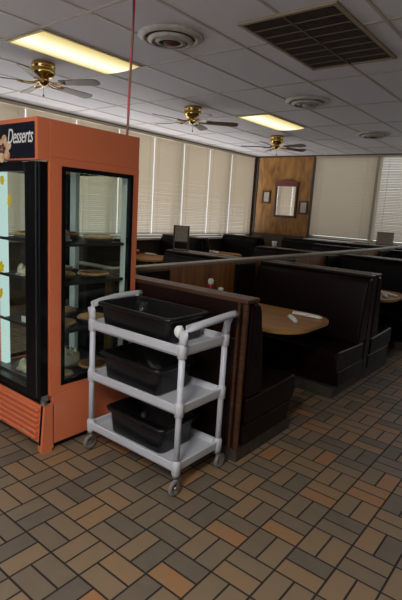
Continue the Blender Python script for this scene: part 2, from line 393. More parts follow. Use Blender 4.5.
def vent(x, y, label, m_in):
    t = thing('ceiling_vent', label, 'vent', (x, y, H), 0, 'round ceiling vents')
    bm = bmesh.new(); lathe(bm, [(.27, -.001), (.275, -.012), (.235, -.035), (.215, -.030), (.205, -.008), (.205, -.001)], n=40)
    link('outer_ring', bm, M_vent, t, smooth=True)
    bm = bmesh.new(); lathe(bm, [(.204, -.004), (0, -.004)], n=32); link('dark_throat', bm, M_grill, t)
    for r in (.165, .105):
        bm = bmesh.new(); lathe(bm, [(r+.022, -.03), (r+.028, -.042), (r-.008, -.062), (r-.014, -.056), (r+.018, -.03)], n=36)
        link('louvre_ring', bm, M_vent, t, smooth=True)
    bm = bmesh.new(); lathe(bm, [(0, -.074), (.03, -.074), (.055, -.062), (.058, -.05), (0, -.05)], n=24)
    link('center_cap', bm, m_in, t, smooth=True)
    bm = bmesh.new()
    for k in range(4):
        a = PI/4 + k*PI/2; c, s = math.cos(a), math.sin(a); tube(bm, [(.03*c, .03*s, -.045), (.206*c, .206*s, -.02)], .007, 6)
    link('spokes', bm, m_in, t)
vent(-1.22, 1.97, 'large round ceiling vent with rusty centre, nearest the red cord', M_rust)
vent(-1.22, 4.50, 'round pale ceiling vent beyond the dark return grille', M_vent)
vent(-1.27, 7.05, 'farthest small round vent near the back blinds', M_rust)

t = thing('return_grille', 'large dark rectangular air return grille in the ceiling tiles', 'air grille', (-.17, 2.67, H))
w, l = .80, 1.31; bm = bmesh.new()
for a in ((-w/2, w/2, -l/2, -l/2+.03), (-w/2, w/2, l/2-.03, l/2), (-w/2, -w/2+.03, -l/2+.03, l/2-.03), (w/2-.03, w/2, -l/2+.03, l/2-.03)): box(bm, *a, -.018, -.001)
link('frame', bm, M_grillf, t)
link('backing', B(-w/2+.03, w/2-.03, -l/2+.03, l/2-.03, -.003, -.0012), M_grill, t)
bm = bmesh.new()
y = -l/2+.05
while y < l/2-.04:
    box(bm, -w/2+.03, w/2-.03, y, y+.004, -.014, -.003); y += .026
x = -w/2+.055
while x < w/2-.04:
    box(bm, x, x+.003, -l/2+.03, l/2-.03, -.013, -.003); x += .026
link('mesh_core', bm, M_grill, t)
for k in range(1, 8):
    yy = -l/2+.03 + (l-.06)*k/8
    link('slat', B(-w/2+.03, w/2-.03, yy-.006, yy+.006, -.020, -.003), mat('grille_bar', (.14, .10, .07), .5) if k == 1 else bpy.data.materials['grille_bar'], t)
link('center_bar', B(-.02, -.008, -l/2+.03, l/2-.03, -.021, -.004), bpy.data.materials['grille_bar'], t)

# ceiling fans ------------------------------------------------------
def blade_mesh(m):
    bm = bmesh.new(); out = [(.20, -.045), (.24, -.052), (.60, -.066), (.635, -.058), (.655, -.035), (.66, 0), (.655, .035), (.635, .058), (.60, .066), (.24, .052), (.20, .045)]
    prism(bm, out, 2, -.004, .004); bmesh.ops.rotate(bm, verts=bm.verts, cent=(0, 0, 0), matrix=Matrix.Rotation(math.radians(-13), 3, 'X'))
    return bm
def fan(x, y, a0, label, m):
    t = thing('ceiling_fan', label, 'ceiling fan', (x, y, H), 0, 'brass ceiling fans')
    bm = bmesh.new(); lathe(bm, [(0, 0), (.115, 0), (.122, -.012), (.122, -.05), (.112, -.060), (.122, -.068), (.120, -.11), (.098, -.135), (.070, -.150), (0, -.150)], n=32)
    link('motor_housing', bm, M_brass, t, smooth=True)
    bm = bmesh.new(); lathe(bm, [(0, -.150), (.055, -.150), (.058, -.178), (.05, -.200), (.03, -.222), (.012, -.230), (0, -.230)], n=24)
    link('switch_housing', bm, M_brass, t, smooth=True)
    for k in range(5):
        a = math.radians(a0 + 72*k)
        bm = bmesh.new()
        for s in (-1, 1): tube(bm, [(.05, s*.012, -.175), (.10, s*.030, -.205), (.16, s*.040, -.212), (.22, s*.028, -.210), (.26, 0, -.210)], .007, 6)
        br = link('blade_bracket', bm, M_brass, t, smooth=True); br.rotation_euler = (0, 0, a)
        b = link('blade', blade_mesh(m), m, t, bevel=.001, seg=1); b.location = (0, 0, -.200); b.rotation_euler = (0, 0, a)
    bm = bmesh.new(); tube(bm, [(.03, -.02, -.21), (.03, -.02, -.32)], .002, 6); lathe(bm, [(0, -.345), (.009, -.338), (.009, -.325), (0, -.318)], .03, -.02, 0, 10)
    link('pull_chain', bm, M_mframe, t)
fan(-2.976, 1.903, 22, 'brass ceiling fan with grey blades, nearest, above the dessert case', M_blade)
fan(-2.852, 4.22, 41, 'middle brass ceiling fan with brown blades and a pull chain', M_bladew)
fan(-2.971, 6.792, -9, 'farthest brass ceiling fan in front of the wood panelling', M_blade)

# cords over the dessert case ---------------------------------------
bm = bmesh.new(); tube(bm, [(-.885, 1.215, 2.16), (-.884, 1.216, 2.20), (-.88, 1.22, 2.5), (-.872, 1.225, 2.8), (-.868, 1.228, H)], .0085, 8)
tag(link('power_cord', bm, M_cord, smooth=True), 'bright red cord hanging from the ceiling to the orange case', 'cord')
bm = bmesh.new(); tube(bm, [(-.868, 1.205, 2.16), (-.862, 1.205, 2.3), (-.852, 1.20, 2.55), (-.853, 1.21, 2.8), (-.865, 1.21, H)], .004, 8)
tag(link('power_cord', bm, M_cord2, smooth=True), 'thin grey cord hanging beside the red cord', 'cord')

# ---------------------------------------------------------------- wall decoration
t = thing('wall_mirror', 'framed wall mirror with a carved reddish top on the panelling', 'mirror', (-4.15, YB-.02, 1.60))
w, h = .62, .80; bm = bmesh.new()
for a in ((-w/2, w/2, 0, .05), (-w/2, w/2, h-.05, h), (-w/2, -w/2+.05, .05, h-.05), (w/2-.05, w/2, .05, h-.05)): box(bm, a[0], a[1], -.045, -.001, a[2], a[3])
link('frame', bm, M_mframe, t, bevel=.008)
link('mirror_glass', B(-w/2+.05, w/2-.05, -.018, -.012, .05, h-.05), M_mir, t)
bm = bmesh.new(); pts = [(-w/2-.02, h-.03)]
for k in range(25):
    u = k/24; pts.append((-w/2-.02 + (w+.04)*u, h + .03 + .07*math.sin(PI*u) + .018*abs(math.sin(5*PI*u))))
pts.append((w/2+.02, h-.03)); prism(bm, pts, 1, -.055, -.02)
link('carved_crest', bm, M_orn, t, bevel=.005)
def picture(x, z, label):
    t = thing('picture_frame', label, 'picture', (x, YB-.02, z), 0, 'small framed pictures'); w, h = .24, .32; bm = bmesh.new()
    for a in ((-w/2, w/2, 0, .04), (-w/2, w/2, h-.04, h), (-w/2, -w/2+.04, .04, h-.04), (w/2-.04, w/2, .04, h-.04)): box(bm, a[0], a[1], -.03, -.001, a[2], a[3])
    link('frame', bm, M_mframe, t, bevel=.004)
    link('picture', B(-w/2+.04, w/2-.04, -.012, -.006, .04, h-.04), M_picture, t)
picture(-4.72, 1.92, 'small framed picture left of the wall mirror'); picture(-3.66, 1.70, 'small framed picture right of the wall mirror')

# ---------------------------------------------------------------- partition between the booth rows
t = thing('partition_wall', 'low wood panelled partition with a pale cap rail behind the booths', 'partition', (-1.20, 4.75, 0))
link('panel', B(-.05, .05, -3.40, 3.9, 0, 1.128), M_part, t)
link('cap_rail', B(-.06, .06, -3.42, 3.92, 1.129, 1.16), M_cap, t, bevel=.006)

# ---------------------------------------------------------------- booths
def bench(name, label, group, x0, yb, d, W, m=M_vinyl, kick=M_kick, pad=None):
    """bench of width W starting at x0; its rear face is at y = yb and it faces +Y (d=1) or -Y (d=-1)"""
    root = thing(name, label, 'booth bench', (x0 + W/2, yb, 0), 0 if d > 0 else PI, group)
    h = W/2; HT = 1.13; edge = M_edge if 'grey cart' in label else M_vpanel
    link('toe_kick', B(-h+.02, h-.01, .02, .76, 0, .10), kick, root, bevel=.004)
    link('back_panel', B(-h+.001, h-.03, .008, .07, .10, HT-.03), M_vpanel if m is M_vinyl else m, root)
    bm = bmesh.new(); box(bm, -h, h, 0, .15, HT-.03, HT); link('top_rail', bm, edge, root, bevel=.008)
    bm = bmesh.new(); box(bm, h-.03, h, 0, .022, .1, HT-.031); box(bm, h-.075, h-.055, .0, .0085, .1, HT-.031)
    box(bm, -h, -h+.03, 0, .022, .1, HT-.031); box(bm, -h+.03, h-.075, .001, .0085, .855, .865)
    link('edge_molding', bm, edge, root)
    # upholstered back: sloped profile
    bm = bmesh.new(); prof = [(.071, .44), (.285, .44), (.275, .55), (.235, .85), (.205, 1.02), (.185, 1.075), (.150, HT-.031), (.071, HT-.031)]
    prism(bm, prof, 0, -h+.004, h-.004); link('backrest', bm, m, root, bevel=.025, seg=4)
    bm = bmesh.new(); prism(bm, [(.071, .102), (.70, .102), (.735, .25), (.071, .25)], 0, -h+.004, h-.004); link('seat_base', bm, m, root, bevel=.01)
    bm = bmesh.new(); prism(bm, [(.10, .251), (.765, .251), (.80, .30), (.80, .42), (.77, .455), (.28, .435), (.10, .435)], 0, -h+.004, h-.004); link('seat_cushion', bm, m, root, bevel=.02, seg=3)
    if pad is not None:
        s = pad*d
        bm = bmesh.new(); box(bm, s*h - (.03 if s > 0 else 0), s*h + (0 if s > 0 else .03), .29, .66, .46, 1.12); link('side_pad', bm, m, root, bevel=.006)
    return root
def booth_table(label, x0, x1, yc, group, wy=.90, end=1, m=M_table):
    """table top with a rounded free end (end=+1 at x1, -1 at x0)"""
    L_ = x1-x0; root = thing('booth_table', label, 'table', ((x0+x1)/2, yc, 0), 0 if end > 0 else PI, group)
    def outline(g):
        r = .28; hx, hy = L_/2-g, wy/2-g; p = [(-hx, -hy)]
        for k in range(9): a = -PI/2 + PI/2*k/8; p.append((hx-r+r*math.cos(a), -hy+r+r*math.sin(a)))
        for k in range(9): a = PI/2*k/8; p.append((hx-r+r*math.cos(a), hy-r+r*math.sin(a)))
        p.append((-hx, hy)); return p
    bm = bmesh.new(); prism(bm, outline(.004), 2, .735, .762); link('tabletop', bm, m, root, bevel=.003)
    bm = bmesh.new(); a, b = outline(0), outline(.0042); n = len(a)
    for i in range(n):
        j = (i+1) % n
        prism(bm, [a[i], a[j], b[j], b[i]], 2, .732, .760)
    link('edge_band', bm, M_tedge, root)
    bm = bmesh.new(); lathe(bm, [(0, 0), (.22, 0), (.22, .012), (.05, .035), (.038, .05), (.038, .70), (.10, .715), (.10, .732), (0, .732)], .08, 0, 0, 20)
    link('pedestal', bm, M_black, root, smooth=False)
    return root
X0, W1 = -1.12, 1.30
g = 'brown vinyl booths along the aisle'
bench('booth_bench', 'nearest brown vinyl booth bench, its back turned to the grey cart', g, X0, 1.305, 1, W1, pad=-1)
bench('booth_bench', 'brown vinyl booth bench facing us across the nearest wooden table', g, X0, 3.69, -1, W1, pad=-1)
bench('booth_bench', 'booth bench back to back behind the bench facing us', g, X0, 3.70, 1, W1, pad=-1)
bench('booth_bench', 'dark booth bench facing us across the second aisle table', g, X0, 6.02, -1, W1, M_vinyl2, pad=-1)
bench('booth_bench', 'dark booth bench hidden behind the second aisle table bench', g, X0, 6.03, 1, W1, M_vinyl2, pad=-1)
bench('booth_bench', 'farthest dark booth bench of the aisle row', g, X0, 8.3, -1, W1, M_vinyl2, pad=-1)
booth_table('wooden booth table nearest, with rounded end and two napkin rolls', X0-.0, .12, 2.52, 'wooden tables along the aisle')
booth_table('second wooden booth table at the right edge with two napkin rolls', X0, .14, 4.82, 'wooden tables along the aisle')
booth_table('farthest wooden table of the aisle row, in the dark', X0, .14, 7.15, 'wooden tables along the aisle')
XB, W2 = -2.47, 1.19
g = 'dark booths behind the partition'
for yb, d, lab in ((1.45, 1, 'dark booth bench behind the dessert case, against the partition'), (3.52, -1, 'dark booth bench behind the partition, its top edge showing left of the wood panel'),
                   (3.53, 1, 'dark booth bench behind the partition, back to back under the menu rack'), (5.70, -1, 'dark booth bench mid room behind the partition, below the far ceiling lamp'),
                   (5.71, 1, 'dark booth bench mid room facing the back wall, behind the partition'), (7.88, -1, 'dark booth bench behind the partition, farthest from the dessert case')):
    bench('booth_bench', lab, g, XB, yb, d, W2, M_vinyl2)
for yc, lab in ((2.49, 'wooden table behind the partition, nearest the dessert case'), (4.61, 'wooden table behind the partition, between its middle booths'), (6.79, 'wooden table behind the partition, farthest one')):
    booth_table(lab, XB+.05, XB+W2, yc, 'wooden tables behind the partition', end=-1)
XC, W3 = -4.93, .95
g = 'dark booths along the window wall'
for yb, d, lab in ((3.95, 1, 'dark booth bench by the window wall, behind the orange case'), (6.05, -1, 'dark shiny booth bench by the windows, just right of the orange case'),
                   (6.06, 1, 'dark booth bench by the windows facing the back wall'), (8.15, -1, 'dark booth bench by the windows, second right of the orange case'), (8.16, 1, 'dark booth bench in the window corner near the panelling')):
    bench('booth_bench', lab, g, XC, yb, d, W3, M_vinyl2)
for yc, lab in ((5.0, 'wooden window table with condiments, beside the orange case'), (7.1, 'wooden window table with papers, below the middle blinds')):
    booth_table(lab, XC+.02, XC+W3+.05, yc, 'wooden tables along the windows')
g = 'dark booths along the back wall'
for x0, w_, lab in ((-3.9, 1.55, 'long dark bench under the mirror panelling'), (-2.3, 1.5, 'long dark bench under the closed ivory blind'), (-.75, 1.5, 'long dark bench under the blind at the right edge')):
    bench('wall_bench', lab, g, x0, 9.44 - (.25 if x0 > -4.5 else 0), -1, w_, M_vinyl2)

# ---------------------------------------------------------------- dessert case
t = thing('dessert_case', 'tall orange glass dessert case with a black sign and door', 'display case', (-1.20, .90, 0))
# local frame: x -0.38..0.38, y -0.36 (front) .. 0.38 (rear)
cx, cy = -1.20, .90
xl, xr, yf, yr, ZT = -.38, .38, -.36, .38, 2.15
DB = .40   # deck height
bm = bmesh.new()
box(bm, xl, xr, yf, yr, 1.93, ZT)                       # roof box
link('roof_box', bm, M_orange, t, bevel=.006)
link('base_cabinet', B(xl, xr, yf+.02, yr, .05, DB), M_orange, t, bevel=.004)
# orange corner stiles (side frames) as one skin per side
def side_frame(s):
    bm = bmesh.new(); x0, x1 = (xr-.03, xr) if s > 0 else (xl, xl+.03)
    box(bm, x0, x1, yf, yf+.085, DB-.001, 1.931); box(bm, x0, x1, yr-.055, yr, DB-.001, 1.931)
    box(bm, x0, x1, yf+.085, yr-.055, DB-.001, .455); box(bm, x0, x1, yf+.085, yr-.055, 1.885, 1.931)
    return bm
link('side_panel', side_frame(1), M_orange, t); link('side_panel', side_frame(-1), M_orange, t)
for s in (1, -1):
    bm = bmesh.new(); x0, x1 = (xr-.028, xr+.004) if s > 0 else (xl-.004, xl+.028); f = .028; a0, a1, z0, z1 = yf+.085, yr-.055, .455, 1.885
    box(bm, x0, x1, a0, a0+f, z0, z1); box(bm, x0, x1, a1-f, a1, z0, z1); box(bm, x0, x1, a0+f, a1-f, z0, z0+f); box(bm, x0, x1, a0+f, a1-f, z1-f, z1)
    gf = link('glass_frame', bm, M_black, t)
    link('side_glass', B(*( (xr-.014, xr-.010) if s > 0 else (xl+.010, xl+.014)), a0+f-.002, a1-f+.002, z0+f-.002, z1-f+.002), M_cglass, gf)
# rear glass and frame
bm = bmesh.new(); f = .028
box(bm, xl+.03, xl+.03+f, yr-.03, yr, DB, 1.93); box(bm, xr-.03-f, xr-.03, yr-.03, yr, DB, 1.93); box(bm, xl+.058, xr-.058, yr-.03, yr, DB, .46); box(bm, xl+.058, xr-.058, yr-.03, yr, 1.88, 1.93)
gf = link('glass_frame', bm, M_black, t); link('rear_glass', B(xl+.058, xr-.058, yr-.016, yr-.012, .46, 1.88), M_cglass, gf)
# white corner posts inside
for px_, py_, w_ in ((xl+.045, yr-.075, .075), (xr-.095, yr-.075, .055), (xl+.033, yf+.06, .066)):
    if py_ < 0: lt = link('case_lamp', B(px_, px_+w_, py_, py_+.04, DB+.046, 1.93), emis('case_lamp_light', (.72, .95, .90), .85), t, bevel=.004)
    else: link('corner_post', B(px_, px_+w_, py_, py_+.04, DB+.046, 1.93), M_post, t, bevel=.004)
link('ceiling_liner', B(xl+.031, xr-.031, yf+.01, yr-.031, 1.915, 1.929), M_post, t)
link('deck', B(xl+.031, xr-.031, yf+.01, yr-.031, DB+.0005, DB+.045), M_tray, t)
for z in (1.40, 1.14, .81):
    bm = bmesh.new(); x0, x1, y0, y1 = xl+.05, xr-.05, yf+.05, yr-.08
    for yy in (y0, y1-.006): box(bm, x0, x1, yy, yy+.006, z-.02, z)
    for xx in (x0, x1-.006): box(bm, xx, xx+.006, y0, y1, z-.02, z)
    k = 0; xx = x0+.012
    while xx < x1-.01:
        box(bm, xx, xx+.004, y0+.006, y1-.006, z-.006, z-.002); xx += .018
    link('wire_shelf', bm, M_tray, t)
# sign header, flush with the side panels
link('sign_box', B(xl, xr, yf-.085, yf-.001, 1.905, ZT-.0), M_orange, t, bevel=.004)
sf = link('sign_panel', B(xl+.012, xr-.022, yf-.091, yf-.085, 1.915, ZT-.028), M_sign, t)
# lettering
cu = bpy.data.curves.new('sign_text', 'FONT'); cu.body = 'Desserts'; cu.size = .125; cu.shear = .32; cu.extrude = .0008; cu.offset = 0.0002
cu.align_x = 'LEFT'; cu.space_character = .92
tmp = bpy.data.objects.new('sign_text', cu); C.objects.link(tmp); dg = bpy.context.evaluated_depsgraph_get()
me = bpy.data.meshes.new_from_object(tmp.evaluated_get(dg)); bpy.data.objects.remove(tmp); me.materials.clear(); me.materials.append(M_white)
o = bpy.data.objects.new('sign_lettering', me); C.objects.link(o); o.parent = t
xs = [v.co.x for v in me.vertices]; sx = .285/(max(xs)-min(xs))
o.scale = (sx, 1, 1); o.rotation_euler = (PI/2, 0, 0); o.location = (.062, yf-.0925, 2.005)
bm = bmesh.new()     # painted flower on the sign
for k in range(6):
    a = 2*PI*k/6 + .3; c, s = math.cos(a), math.sin(a)
    pts = []
    for q in range(12):
        b = 2*PI*q/12; u, v = .043 + .036*math.cos(b), .026*math.sin(b); pts.append((u*c - v*s, u*s + v*c))
    prism(bm, pts, 1, -.0016 - .0004*k, 0)
fl = link('painted_flower', bm, M_petal, t); fl.location = (.012, yf-.0915, 1.975); fl.scale = (1.25, 1, 1.1)
bm = bmesh.new()
for k in range(5):
    a = k*1.3; prism(bm, [(.02*math.cos(a)+.011*math.cos(2*PI*q/8), .02*math.sin(a)+.011*math.sin(2*PI*q/8)) for q in range(8)], 1, -.006, -.004)
o = link('flower_heart', bm, M_petalc, fl)
# door
dr = link('door', (lambda bm: (box(bm, xl+.01, xl+.075, yf-.065, yf-.005, DB-.02, 1.90), box(bm, xr-.175, xr-.012, yf-.065, yf-.005, DB-.02, 1.90),
      box(bm, xl+.075, xr-.175, yf-.065, yf-.005, DB-.02, .43), box(bm, xl+.075, xr-.175, yf-.065, yf-.005, 1.84, 1.90), bm)[-1])(bmesh.new()), M_black, t, bevel=.005)
link('door_glass', B(xl+.073, xr-.173, yf-.04, yf-.035, .428, 1.842), M_cglass, dr)
link('door_trim', B(xr-.05, xr-.044, yf-.069, yf-.065, DB, 1.89), M_steel, dr)
bm = bmesh.new(); box(bm, xr-.022, xr-.006, yf-.058, yf-.006, DB-.03, DB+.01); lathe(bm, [(0, 0), (.02, 0), (.02, .03), (0, .03)], xr-.015, yf-.035, DB-.055, 12)
link('hinge', bm, M_steel, t)
def sticker(x, z, sx_, sz_, rot, full=True):
    bm = bmesh.new(); pts = []
    for q in range(24):
        b = 2*PI*q/24; r = 1 + (.18*math.cos(6*b) if full else .08*math.cos(3*b)); u, v = sx_*r*math.cos(b), sz_*r*math.sin(b)
        pts.append((u*math.cos(rot)-v*math.sin(rot), u*math.sin(rot)+v*math.cos(rot)))
    prism(bm, pts, 1, -.001, 0); o = link('flower_sticker', bm, M_yel, dr); o.location = (x, yf-.0405, z)
sticker(-.10+.0, 1.785, .026, .030, 0); sticker(-.015, 1.66, .021, .042, -.2, False); sticker(-.135, 1.205, .038, .038, .3); sticker(-.145, 1.015, .021, .042, -.5, False)
# kick grille: sloped, ribbed
bm = bmesh.new()
prism(bm, [(yf-.06, .075), (yf+.02, .075), (yf+.02, .345), (yf-.035, .345)], 0, xl+.01, xr-.035)
kg = link('kick_grille', bm, M_orange, t)
for k in range(6):
    z = .10 + .038*k; yy = yf-.06 + .025*(z-.075)/.27
    link('louvre', B(xl+.015, xr-.05, yy-.022, yy+.001, z, z+.020), M_orange, kg, bevel=.004)
link('kick_trim', (lambda bm: (prism(bm, [(yf-.064, .06), (yf-.0, .06), (yf+.02, .36), (yf-.042, .36)], 0, xr-.034, xr-.022), box(bm, xl, xr-.034, yf-.05, yf+.01, .346, .36), bm)[-1])(bmesh.new()), M_black, t)
link('corner_skirt', (lambda bm: (prism(bm, [(yf-.06, .02), (yf+.03, .02), (yf+.03, .34), (yf-.035, .34)], 0, xr-.021, xr), bm)[-1])(bmesh.new()), M_orange, t)
for x0 in (xl+.002, xr-.06):
    for y0 in (yf-.05, yr-.09): link('foot', B(x0, x0+.058, y0, y0+.07, 0, .05), M_orange, t)
link('plinth', B(xl+.03, xr-.04, yf+.06, yr-.03, 0.001, .049), M_black, t)
bm = bmesh.new(); box(bm, .17, .25, yf-.069, yf-.066, .115, .145); link('maker_badge', bm, M_steel, t)

# food inside ------------------------------------------------------
def pie(x, y, z, r, label, top, kind='pie', h=.03, group='desserts in the orange case'):
    t = thing(kind, label, 'dessert', (x, y, z), 0, group)
    bm = bmesh.new(); lathe(bm, [(0, 0), (r*.78, 0), (r*1.02, h*.85), (r*1.06, h*.9), (r*1.0, h*.9), (r*.9, h*.8), (0, .003)], n=28); link('pie_tin', bm, M_tin, t, smooth=True)
    bm = bmesh.new(); n = 28; prof = [(r*.86, h*.7), (r*.97, h*1.0), (r*1.0, h*1.25), (r*.92, h*1.35), (r*.86, h*1.1)]
    lathe(bm, prof, n=n)
    for v in bm.verts:
        a = math.atan2(v.co.y, v.co.x)
        if v.co.z > h*.9: v.co.z += .003*math.sin(a*14)
    link('crust', bm, M_crust, t, smooth=True)
    bm = bmesh.new(); n = 24
    lathe(bm, [(r*.9, h*.9), (r*.88, h*1.25), (r*.6, h*1.5), (r*.3, h*1.55), (0, h*1.6)], n=n)
    for v in bm.verts: v.co.z += random.uniform(-.003, .004)
    link('filling', bm, top, t, smooth=True)
    return t
def cake(x, y, z, r, h, label, m, domed=False, group='desserts in the orange case'):
    t = thing('cake', label, 'dessert', (x, y, z), 0, group)
    bm = bmesh.new(); lathe(bm, [(0, 0), (r*1.15, 0), (r*1.2, .008), (r*1.0, .008), (0, .008)], n=28); link('plate', bm, M_tin, t, smooth=True)
    bm = bmesh.new(); lathe(bm, [(0, .009), (r, .009), (r*1.02, h*.5), (r*.98, h*.92), (r*.85, h), (0, h)], n=28); link('cake_body', bm, m, t, smooth=True)
    bm = bmesh.new()
    for k in range(9):
        a = 2*PI*k/9; lathe(bm, [(r*.16, 0), (r*.17, .008), (r*.1, .018), (0, .028)], r*.75*math.cos(a), r*.75*math.sin(a), h, 10)
    link('rosettes', bm, M_cream, t, smooth=True)
    if domed:
        bm = bmesh.new(); lathe(bm, [(r*1.16, .009), (r*1.18, h*.8), (r*1.1, h*1.25), (r*.7, h*1.6), (0, h*1.7)], n=28); link('cover', bm, M_dome, t, smooth=True)
    return t
S1, S2, S3, S4 = 1.401, 1.141, .811, DB+.046
cake(-1.10, .78, S1, .09, .05, 'white cream cake at the left of the top shelf', M_cream)
pie(-1.33, .70, S1, .085, 'brown pie on the top shelf behind the door glass', M_pecan)
pie(-1.30, 1.02, S1, .085, 'brown pie in the middle of the top shelf', M_pecan)
pie(-.98, 1.05, S1, .11, 'pie with white topping at the right of the top shelf', M_cream)
pie(-1.07, .78, S2, .11, 'golden pie at the left of the second shelf', M_crust)
pie(-1.33, .98, S2, .09, 'cream pie at the back of the second shelf', M_cream)
pie(-.99, 1.02, S2, .11, 'reddish brown pie at the right of the second shelf', M_pecan)
cake(-1.29, .68, S2, .075, .055, 'frosted cake behind the door glass on the second shelf', M_cream)
pie(-1.00, .74, S3, .11, 'golden pie at the front of the third shelf', M_crust)
pie(-1.30, .98, S3, .10, 'pale crusted pie at the back of the third shelf', M_crust)
pie(-1.00, 1.03, S3, .11, 'golden pie on the third shelf beside the cart handle', M_crust)
cake(-1.20, .95, S4, .095, .085, 'pale cream cake on the bottom deck of the case', M_cream)
pie(-.985, 1.03, S4, .11, 'pecan pie on the bottom deck by the side glass', M_pecan)
pie(-.96, .735, S4, .075, 'light pie at the front of the bottom deck', M_cream)
cake(-1.26, .675, S4, .085, .05, 'cake under a clear dome on the bottom deck', M_cream, True)
for x, y, z, w_, lab in ((-1.235, .612, S3, .065, 'white price card on the third shelf behind the door'), (-1.15, .612, S3, .035, 'tiny beige card right of the white price card')):
    t = thing('price_card', lab, 'card', (x, y, z), .15)
    bm = bmesh.new(); prism(bm, [(-.0005, 0), (.0, .045), (.0012, .045), (.018, 0), (.016, 0), (.0015, .04), (.001, 0)][:4], 0, -w_/2, w_/2)
    link('card', bm, M_paper, t)

# ---------------------------------------------------------------- utility cart
t = thing('utility_cart', 'grey plastic three shelf utility cart holding black tubs', 'cart', (-.293, .987, 0))
hx, hy = .392, .205
def tray(z, h=.068):
    bm = bmesh.new()
    def ring(ax, ay, zz, r=.035):
        p = []
        for sx_, sy_, a0 in ((1, -1, -PI/2), (1, 1, 0), (-1, 1, PI/2), (-1, -1, PI)):
            for k in range(5):
                a = a0 + PI/2*k/4; p.append((sx_*(ax-r) + r*math.cos(a), sy_*(ay-r) + r*math.sin(a), zz))
        return [bm.verts.new(q) for q in p]
    rs = [ring(hx-.005, hy-.005, z-h), ring(hx+.012, hy+.012, z-h+.02), ring(hx+.018, hy+.018, z), ring(hx+.010, hy+.010, z+.004), ring(hx-.004, hy-.004, z), ring(hx-.012, hy-.012, z-.035)]
    for a, b in zip(rs, rs[1:]):
        for i in range(len(a)): j = (i+1) % len(a); bm.faces.new((a[i], a[j], b[j], b[i]))
    bm.faces.new(rs[0][::-1]); bm.faces.new(rs[-1]); return bm
ZS = (.91, .555, .19)
link('top_shelf', tray(ZS[0]), M_grey, t, bevel=.002); link('middle_shelf', tray(ZS[1]), M_grey, t, bevel=.002); link('bottom_shelf', tray(ZS[2]), M_grey, t, bevel=.002)
for sx_ in (-1, 1):
    for sy_ in (-1, 1):
        x, y = sx_*(hx+.004), sy_*(hy-.0)
        bm = bmesh.new(); lathe(bm, [(0, .125), (.019, .125), (.019, .92), (0, .92)], x, y, 0, 16)
        leg = link('leg', bm, M_cartpost, t, smooth=True)
        for z in ZS:
            bm = bmesh.new(); lathe(bm, [(.020, -.072), (.027, -.068), (.029, 0), (.026, .010), (.020, .022)], x, y, z, 16); link('collar', bm, M_grey, leg, smooth=True)
        # caster: stem, trailing fork, rubber wheel with a steel hub
        bm = bmesh.new(); lathe(bm, [(0, .135), (.014, .135), (.016, .125), (.024, .118), (.024, .106), (0, .104)], x, y, 0, 14)
        fy = y - .022 if sy_ < 0 else y + .012; wx = x + .016
        for s in (-1, 1): prism(bm, [(y-.016, .108), (y+.016, .108), (fy+.012, .045), (fy-.012, .045)], 0, wx + s*.016 - .0015, wx + s*.016 + .0015)
        cs = link('caster', bm, M_steel, t)
        bm = bmesh.new(); lathe(bm, [(0, -.006), (.026, -.006), (.028, -.011), (.047, -.011), (.050, -.006), (.050, .006), (.047, .011), (.028, .011), (.026, .006), (0, .006)], n=26)
        bmesh.ops.rotate(bm, verts=bm.verts, cent=(0, 0, 0), matrix=Matrix.Rotation(PI/2, 3, 'Y')); bmesh.ops.translate(bm, verts=bm.verts, vec=(wx, fy, .0505))
        link('wheel', bm, M_rubber, cs, smooth=True)
        bm = bmesh.new(); lathe(bm, [(0, -.018), (.009, -.018), (.009, .018), (0, .018)], n=10)
        bmesh.ops.rotate(bm, verts=bm.verts, cent=(0, 0, 0), matrix=Matrix.Rotation(PI/2, 3, 'Y')); bmesh.ops.translate(bm, verts=bm.verts, vec=(wx, fy, .0505))
        link('axle', bm, M_steel, cs, smooth=True)
for sx_ in (-1, 1):
    bm = bmesh.new(); x = sx_*(hx+.004)
    tube(bm, [(x, -hy, .915), (x+sx_*.004, -hy, .955), (x+sx_*.012, -hy-.006, .995), (x+sx_*.020, -hy+.02, 1.015), (x+sx_*.034, -hy*.5, 1.026), (x+sx_*.042, 0, 1.036), (x+sx_*.040, hy*.5, 1.042), (x+sx_*.034, hy+.0, 1.045), (x+sx_*.032, hy+.05, 1.045)],
         [.028, .026, .026, .026, .026, .026, .026, .026, .025], 14, .85)
    tube(bm, [(x, hy, .915), (x+sx_*.010, hy, .985), (x+sx_*.026, hy, 1.035)], [.027, .022, .022], 12)
    link('handle', bm, M_grey, t, smooth=True)
bm = bmesh.new(); lathe(bm, [(0, 0), (.016, 0), (.016, .014), (.008, .022), (0, .022)], hx-.035, -hy+.03, ZS[1]-.034, 14)
link('bolt_cap', bm, M_paper, t, smooth=True)

